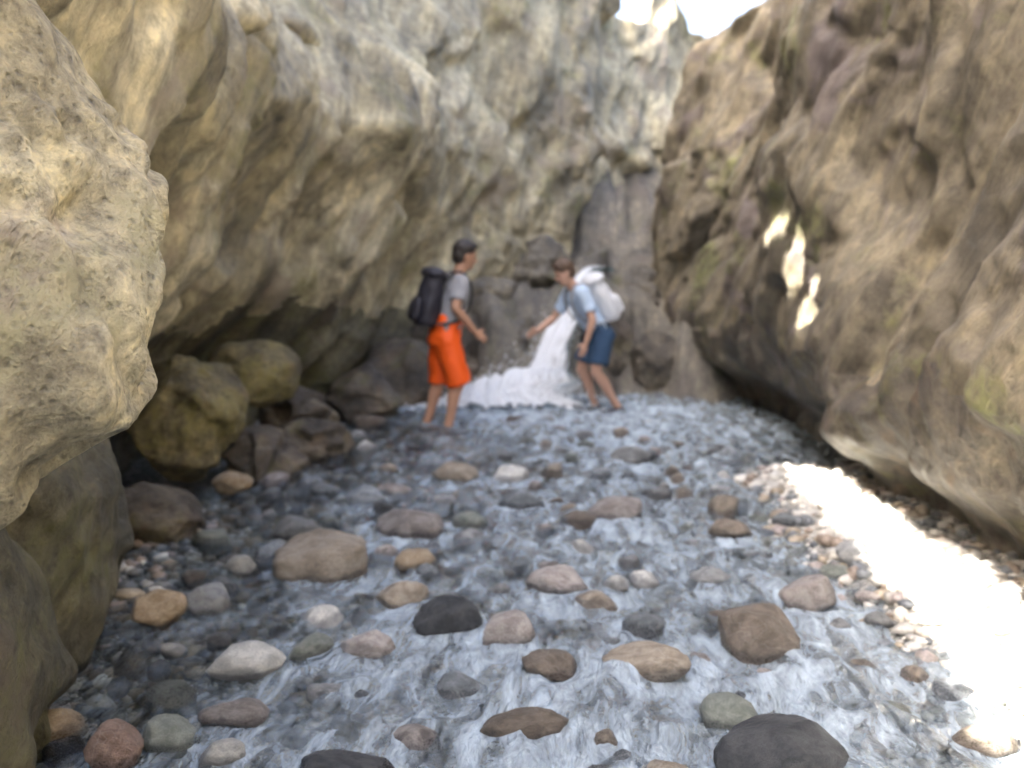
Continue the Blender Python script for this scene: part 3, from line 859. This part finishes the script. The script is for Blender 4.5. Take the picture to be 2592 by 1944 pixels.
LB = [(-2.1, 5.6, .06, .34, .3, .2, 'brown rock at the wall foot below the yellowish mossy boulder'), (-1.85, 7.3, .10, .36, .30, .22, 'wet brown rock right of the yellowish mossy boulder'),
      (-1.9, 8.7, .18, .42, .36, .30, 'dark brown rock heaped at the wall foot left of the person in orange shorts'), (-1.6, 7.9, .04, .28, .26, .2, 'low dark rock beside the water below the olive boulder'),
      (-1.5, 9.8, .16, .42, .36, .34, 'dark rock behind the legs of the person in orange shorts'), (-1.2, 10.6, .3, .55, .42, .5, 'wet dark boulder left of the cascade foot'),
      (-0.75, 11.2, .55, .5, .45, .5, 'grey brown boulder holding the left side of the cascade')]
for i, (x, y, z, a, b, c, lab) in enumerate(LB):
    big_rock('boulder', M_wetbrown, (x, y, z), (a, b, c), (0.1 * i, 0.2, 0.7 * i), 60 + i, lab, 'rock', 'wet rocks along the left wall foot')
big_rock('boulder', M_wetbrown, (1.12, 11.6, 0.55), (0.36, 0.4, 0.55), (0, 0, 0.4), 80, 'wet rock standing right behind the person in the pale blue shirt', 'rock', None)
LIP = [(-0.35, 11.9, 1.05, .5, .42, .5, 'grey rock on the step beside the left wall above the cascade foot'), (0.30, 12.5, 1.45, .40, .4, .42, 'grey rock at the lip just left of the cascade'),
       (1.50, 12.2, 1.05, .34, .36, .55, 'grey rock wedged between the cascade lip and the right wall'), (-0.05, 11.55, 0.65, .32, .32, .40, 'grey block on the face of the step left of the cascade')]
for i, (x, y, z, a, b, c, lab) in enumerate(LIP):
    big_rock('boulder', M_step, (x, y, z), (a, b, c), (0.2 * i, 0.1, 0.9 * i), 140 + i, lab, 'rock', 'rocks on the step of the cascade')
big_rock('boulder', M_wetbrown, (1.75, 11.3, 0.35), (0.40, 0.45, 0.5), (0, 0, 1.0), 81, 'dark boulder wedged against the right wall beside the cascade', 'rock', None)

# ------------------------------------------------------------------ people
def put(bm, V, F):
    vs = [bm.verts.new(v) for v in V]
    for f in F: bm.faces.new([vs[i] for i in f])

def tube(bm, rings, seg=20, cap=True):
    """rings: (centre, axis_a, axis_b) ellipse rings, lofted"""
    n = len(rings); V = []; F = []
    for c, a, b in rings:
        c, a, b = Vector(c), Vector(a), Vector(b)
        for k in range(seg):
            t = 2 * math.pi * k / seg
            V.append(c + a * math.cos(t) + b * math.sin(t))
    for i in range(n - 1):
        for k in range(seg):
            k2 = (k + 1) % seg
            F.append((i * seg + k, i * seg + k2, (i + 1) * seg + k2, (i + 1) * seg + k))
    if cap:
        F.append(tuple(range(seg))[::-1]); F.append(tuple((n - 1) * seg + k for k in range(seg)))
    put(bm, V, F)

def ball(bm, c, r, seg=16):
    r = (r, r, r) if not hasattr(r, '__len__') else r
    m = Matrix.Translation(Vector(c)) @ Matrix.Diagonal((*r, 1))
    bmesh.ops.create_uvsphere(bm, u_segments=seg, v_segments=seg // 2 + 2, radius=1.0, matrix=m)

def limb(bm, pts, seg=14, ends=(True, True)):
    """pts: (point, radius) chain, with a ball at every joint"""
    for i in range(len(pts) - 1):
        (p, r), (q, s) = pts[i], pts[i + 1]
        p, q = Vector(p), Vector(q)
        d = (q - p).normalized()
        a = d.orthogonal().normalized(); b = d.cross(a)
        tube(bm, [(p, a * r, b * r), (q, a * s, b * s)], seg)
    for i, (p, r) in enumerate(pts):
        if (i == 0 and not ends[0]) or (i == len(pts) - 1 and not ends[1]): continue
        ball(bm, p, r * 0.995, 14)

def fuse(bm, name, voxel, smooth=3, folds=0.0, seed=0, ffreq=9.0):
    me = bpy.data.meshes.new(name + '_raw'); bmesh.ops.recalc_face_normals(bm, faces=bm.faces); bm.to_mesh(me); bm.free()
    t = bpy.data.objects.new('temporary', me); COL.objects.link(t)
    m = t.modifiers.new('r', 'REMESH'); m.mode = 'VOXEL'; m.voxel_size = voxel
    s = t.modifiers.new('s', 'SMOOTH'); s.factor = 0.5; s.iterations = smooth
    dg = bpy.context.evaluated_depsgraph_get(); dg.update()
    out = bpy.data.meshes.new_from_object(t.evaluated_get(dg))
    out.name = name
    bpy.data.objects.remove(t, do_unlink=True); bpy.data.meshes.remove(me)
    if folds:
        n = len(out.vertices)
        V = np.empty(n * 3, np.float32); N = np.empty(n * 3, np.float32)
        out.vertices.foreach_get('co', V); out.vertex_normals.foreach_get('vector', N)
        V = V.reshape(-1, 3); N = N.reshape(-1, 3)
        Q = V * np.array([ffreq, ffreq, ffreq * 0.55])
        f = 1 - 2 * np.abs(fbm(Q + seed, 3, seed))
        V = V + N * (folds * (f - 0.5))[:, None]
        out.vertices.foreach_set('co', V.astype(np.float32).ravel()); out.update()
    return out

def hand(bm, wrist, d, palm_n, curl, side):
    """d: direction of the fingers, palm_n: the way the palm faces, side: +1/-1 for where the thumb leaves"""
    d = Vector(d).normalized(); pn = Vector(palm_n); pn = (pn - d * pn.dot(d)).normalized()
    w = d.cross(pn) * side
    c0 = Vector(wrist); 
    tube(bm, [(c0, w * .025, pn * .017), (c0 + d * .045, w * .038, pn * .014), (c0 + d * .088, w * .040, pn * .012)], 14)
    for k, (off, ln) in enumerate(((.030, .072), (.010, .080), (-.010, .075), (-.029, .058))):
        p = c0 + d * .083 + w * off
        a = d
        pts = [(p, .0095)]
        for j, fr in enumerate((.45, .32, .23)):
            cc = curl * (j + 1) * 0.5
            a = (d * math.cos(cc) + pn * math.sin(cc))
            p = p + a * ln * fr
            pts.append((p, .009 - .0009 * (j + 1)))
        limb(bm, pts, 8)
    p = c0 + d * .022 + w * .028
    t1 = p + (w * .75 + d * .6 + pn * .2).normalized() * .042
    t2 = t1 + (d * .9 + w * .2 + pn * .35).normalized() * .032
    limb(bm, [(p, .014), (t1, .0115), (t2, .009)], 8)

def person(loc, rz, pose, mats, label, shirt_label, shorts_label, seed):
    """local frame: +x is the way the person faces, +y their left side"""
    root = empty('person', loc, rz)
    tag(root, label, 'person')
    hip = Vector(pose['hip']); lean = pose['lean']
    up = Vector((math.sin(lean), 0, math.cos(lean))); fw = Vector((math.cos(lean), 0, -math.sin(lean))); lf = Vector((0, 1, 0))
    def T(x, y, z): return hip + fw * x + lf * y + up * z
    nod = pose.get('nod', 0.0)
    hu = Vector((math.sin(lean * .5 + nod), 0, math.cos(lean * .5 + nod))); hf = Vector((hu.z, 0, -hu.x))
    neck = T(0.0, 0, .535); head = neck + hu * .165 + hf * .025
    def Hd(x, y, z): return head + hf * x + lf * y + hu * z
    # ---- body
    bm = bmesh.new()
    torso = [(-.08, .085, .13, 0), (0.0, .105, .165, 0), (.10, .098, .155, 0), (.20, .092, .140, .005), (.32, .108, .158, .01), (.42, .108, .175, .005), (.49, .075, .150, -.005), (.53, .058, .075, -.005)]
    tube(bm, [(T(o, 0, z), fw * a, lf * b) for z, a, b, o in torso], 28)
    limb(bm, [(neck - up * .03, .058), (neck + hu * .07 + hf * .012, .054)])
    ball(bm, Hd(-.012, 0, .035), (.098, .076, .098), 24)
    # face block: jaw and brow, nose, lips, ears
    tube(bm, [(Hd(.02, 0, -.115), hf * .040, lf * .030), (Hd(.022, 0, -.095), hf * .066, lf * .050), (Hd(.012, 0, -.04), hf * .080, lf * .066), (Hd(.006, 0, .03), hf * .085, lf * .072)], 22)
    limb(bm, [(Hd(.086, 0, .012), .010), (Hd(.106, 0, -.024), .014)], 10)
    ball(bm, Hd(.082, 0, -.066), (.012, .024, .008), 12)
    for s in (1, -1):
        ball(bm, Hd(-.005, s * .078, -.005), (.022, .011, .032), 12)
        sh = T(0.0, s * .165, .455)
        el, wr = Vector(pose['elbow'][s]), Vector(pose['wrist'][s])
        limb(bm, [(T(0, s * .10, .46), .070), (sh, .062), (sh.lerp(el, .45), .049), (el, .040), (el.lerp(wr, .35), .042), (wr, .027)])
        hand(bm, wr + (wr - el).normalized() * .005, pose['hand'][s][0], pose['hand'][s][1], pose['hand'][s][2], -s)
        hp = T(0, s * .09, -.03)
        kn, an = Vector(pose['knee'][s]), Vector(pose['ankle'][s])
        back = Vector((-.018, 0, 0))
        limb(bm, [(hp, .098), (hp.lerp(kn, .35), .086), (kn, .057), (kn.lerp(an, .28) + back, .060), (kn.lerp(an, .7), .042), (an, .037)])
        limb(bm, [(an + Vector((-.035, 0, -.045)), .034), (an + Vector((.08, 0, -.05)), .034), (an + Vector((.155, 0, -.058)), .026)])
    body = link('body', fuse(bm, 'body', .0075, 3), mats['skin'], root)
    # ---- eyes
    for s in (1, -1):
        bm = bmesh.new(); ball(bm, Hd(.077, s * .030, .010), .0115, 12)
        me = bpy.data.meshes.new('eye'); bm.to_mesh(me); bm.free(); link('eye', me, M_eye, root)
    # ---- hair
    bm = bmesh.new()
    ball(bm, Hd(-.026, 0, .052), (.104, .088, .094), 24); ball(bm, Hd(-.055, 0, -.01), (.066, .078, .080), 20)
    ball(bm, Hd(.035, .02, .095), (.055, .055, .04), 16)
    link('hair', fuse(bm, 'hair', .009, 2, .010, seed, 45), mats['hair'], root)
    # ---- shirt
    bm = bmesh.new()
    st = [(-.07, .128, .182, 0), (.02, .126, .180, 0), (.12, .116, .168, 0), (.22, .110, .160, .005), (.33, .122, .172, .01), (.43, .120, .182, .005), (.49, .090, .160, -.005), (.515, .070, .085, -.005)]
    tube(bm, [(T(o, 0, z), fw * a, lf * b) for z, a, b, o in st], 28)
    for s in (1, -1):
        sh = T(0.0, s * .165, .455); el = Vector(pose['elbow'][s])
        e = sh.lerp(el, .72)
        limb(bm, [(T(0, s * .10, .455), .080), (sh, .076), (e, .070)], 16, (True, False))
    link('shirt', fuse(bm, 'shirt', .010, 3, .016, seed + 1, 8), mats['shirt'], root)['label'] = shirt_label
    # ---- shorts
    bm = bmesh.new()
    tube(bm, [(T(0, 0, z), fw * a, lf * b) for z, a, b in ((pose['waist'], .116, .166), (.04, .126, .180), (-.04, .140, .196), (-.13, .140, .196))], 28)
    for s in (1, -1):
        hp = T(0, s * .092, -.05); kn = Vector(pose['knee'][s]); k2 = hp.lerp(kn, pose['hem'])
        limb(bm, [(hp, .116), (hp.lerp(kn, .45), .116), (k2, .112)], 20, (True, False))
    link('shorts', fuse(bm, 'shorts', .010, 3, .018, seed + 2, 7), mats['shorts'], root)['label'] = shorts_label
    # ---- shoes
    for s in (1, -1):
        an = Vector(pose['ankle'][s]); bm = bmesh.new()
        limb(bm, [(an + Vector((-.045, 0, -.045)), .042), (an + Vector((.05, 0, -.043)), .045), (an + Vector((.165, 0, -.055)), .034)])
        limb(bm, [(an + Vector((-.02, 0, -.03)), .045), (an + Vector((-.005, 0, .01)), .045)], 14, (True, False))
        link('shoe', fuse(bm, 'shoe', .009, 2), M_shoe, root)
    # ---- frame for the backpack
    return root, T, fw, lf, up

def backpack(root, T, fw, lf, up, mats, label, size=1.0):
    M = Matrix.Translation(root.location) @ Matrix.Rotation(root.rotation_euler.z, 4, 'Z')
    b = empty('backpack', root.location, root.rotation_euler.z)
    tag(b, label, 'backpack')
    s = size
    def part(name, rings, mat, parent, seed, folds=.012):
        bm = bmesh.new(); tube(bm, rings, 28)
        return link(name, fuse(bm, name, .011, 5, folds, seed, 8), mat, parent)
    bag = part('main_bag', [(T(-.21 * 1, 0, z), fw * a * s, lf * w * s) for z, a, w in ((.02, .085, .135), (.06, .105, .155), (.20, .115, .16), (.36, .105, .15), (.46, .085, .135), (.50, .05, .10))], mats[0], b, 5)
    part('front_pocket', [(T(-.315, 0, z), fw * a * s, lf * w * s) for z, a, w in ((.05, .035, .10), (.08, .05, .125), (.20, .05, .125), (.25, .03, .105))], mats[0], b, 6, .008)
    part('top_lid', [(T(-.215, 0, z), fw * a * s, lf * w * s) for z, a, w in ((.455, .115, .155), (.49, .118, .158), (.525, .09, .13), (.54, .05, .09))], mats[0], b, 7, .008)
    for sd in (1, -1):
        y = sd * .095
        pts = [T(-.12, y, .47), T(-.06, y, .535), T(.02, y * 1.02, .545), T(.10, y * 1.05, .47), T(.138, y * 1.1, .36), T(.125, y * 1.3, .24), T(.05, y * 1.75, .13), T(-.06, y * 1.8, .08), T(-.16, y * 1.5, .06)]
        C = [Vector(p) for p in spline(pts, 5)]
        rings = []
        for i, p in enumerate(C):
            d = (C[min(i + 1, len(C) - 1)] - C[max(i - 1, 0)]).normalized()
            side = (lf - d * lf.dot(d)).normalized(); nn = d.cross(side)
            rings.append((p, side * .026, nn * .008))
        bm = bmesh.new(); tube(bm, rings, 10)
        me = bpy.data.meshes.new('strap'); bm.to_mesh(me); bm.free()
        link('strap', me, mats[1], b)
    return b

p1 = dict(hip=(0, 0, .93), lean=R(13), nod=R(8), hem=1.06, waist=.15,
          elbow={-1: (.02, -.27, 1.16), 1: (-.10, .30, 1.12)}, wrist={-1: (.20, -.25, .95), 1: (-.02, .33, .88)},
          hand={-1: ((.8, .05, -.6), (0, .9, -.3), .7), 1: ((.6, 0, -.8), (.2, -.9, 0), .5)},
          knee={-1: (.09, -.11, .50), 1: (-.02, .11, .49)}, ankle={-1: (-.02, -.12, .09), 1: (-.16, .12, .10)})
r1, T1, fw1, lf1, up1 = person((-0.62, 9.2, -0.08), R(18), p1, dict(skin=M_skin, hair=M_hair, shirt=M_greyshirt, shorts=M_orange),
    'person in bright orange shorts and grey shirt walking through the stream', 'grey short sleeved shirt', 'long bright orange shorts', 3)
b1 = backpack(r1, T1, fw1, lf1, up1, (M_pack, M_strap), 'black backpack worn by the person in orange shorts')
r1.scale = b1.scale = (1.05, 1.05, 1.05)

p2 = dict(hip=(0, 0, .90), lean=R(30), nod=R(14), hem=.78, waist=.09,
          elbow={-1: (.38, -.26, 1.02), 1: (.16, .27, 1.03)}, wrist={-1: (.58, -.20, .90), 1: (.22, .25, .80)},
          hand={-1: ((.9, .1, -.35), (0, .9, -.3), .6), 1: ((.35, 0, -.9), (.1, -.9, -.2), .5)},
          knee={-1: (.12, -.12, .49), 1: (.06, .12, .48)}, ankle={-1: (-.05, -.13, .09), 1: (-.20, .13, .10)})
r2, T2, fw2, lf2, up2 = person((0.88, 10.2, -0.06), R(198), p2, dict(skin=M_skin2, hair=M_hair2, shirt=M_blueshirt, shorts=M_navy),
    'person in pale blue shirt and navy shorts bending beside the cascade', 'pale blue short sleeved shirt', 'dark navy shorts', 9)
backpack(r2, T2, fw2, lf2, up2, (M_packw, M_strapw), 'whitish backpack on the person in the pale blue shirt')
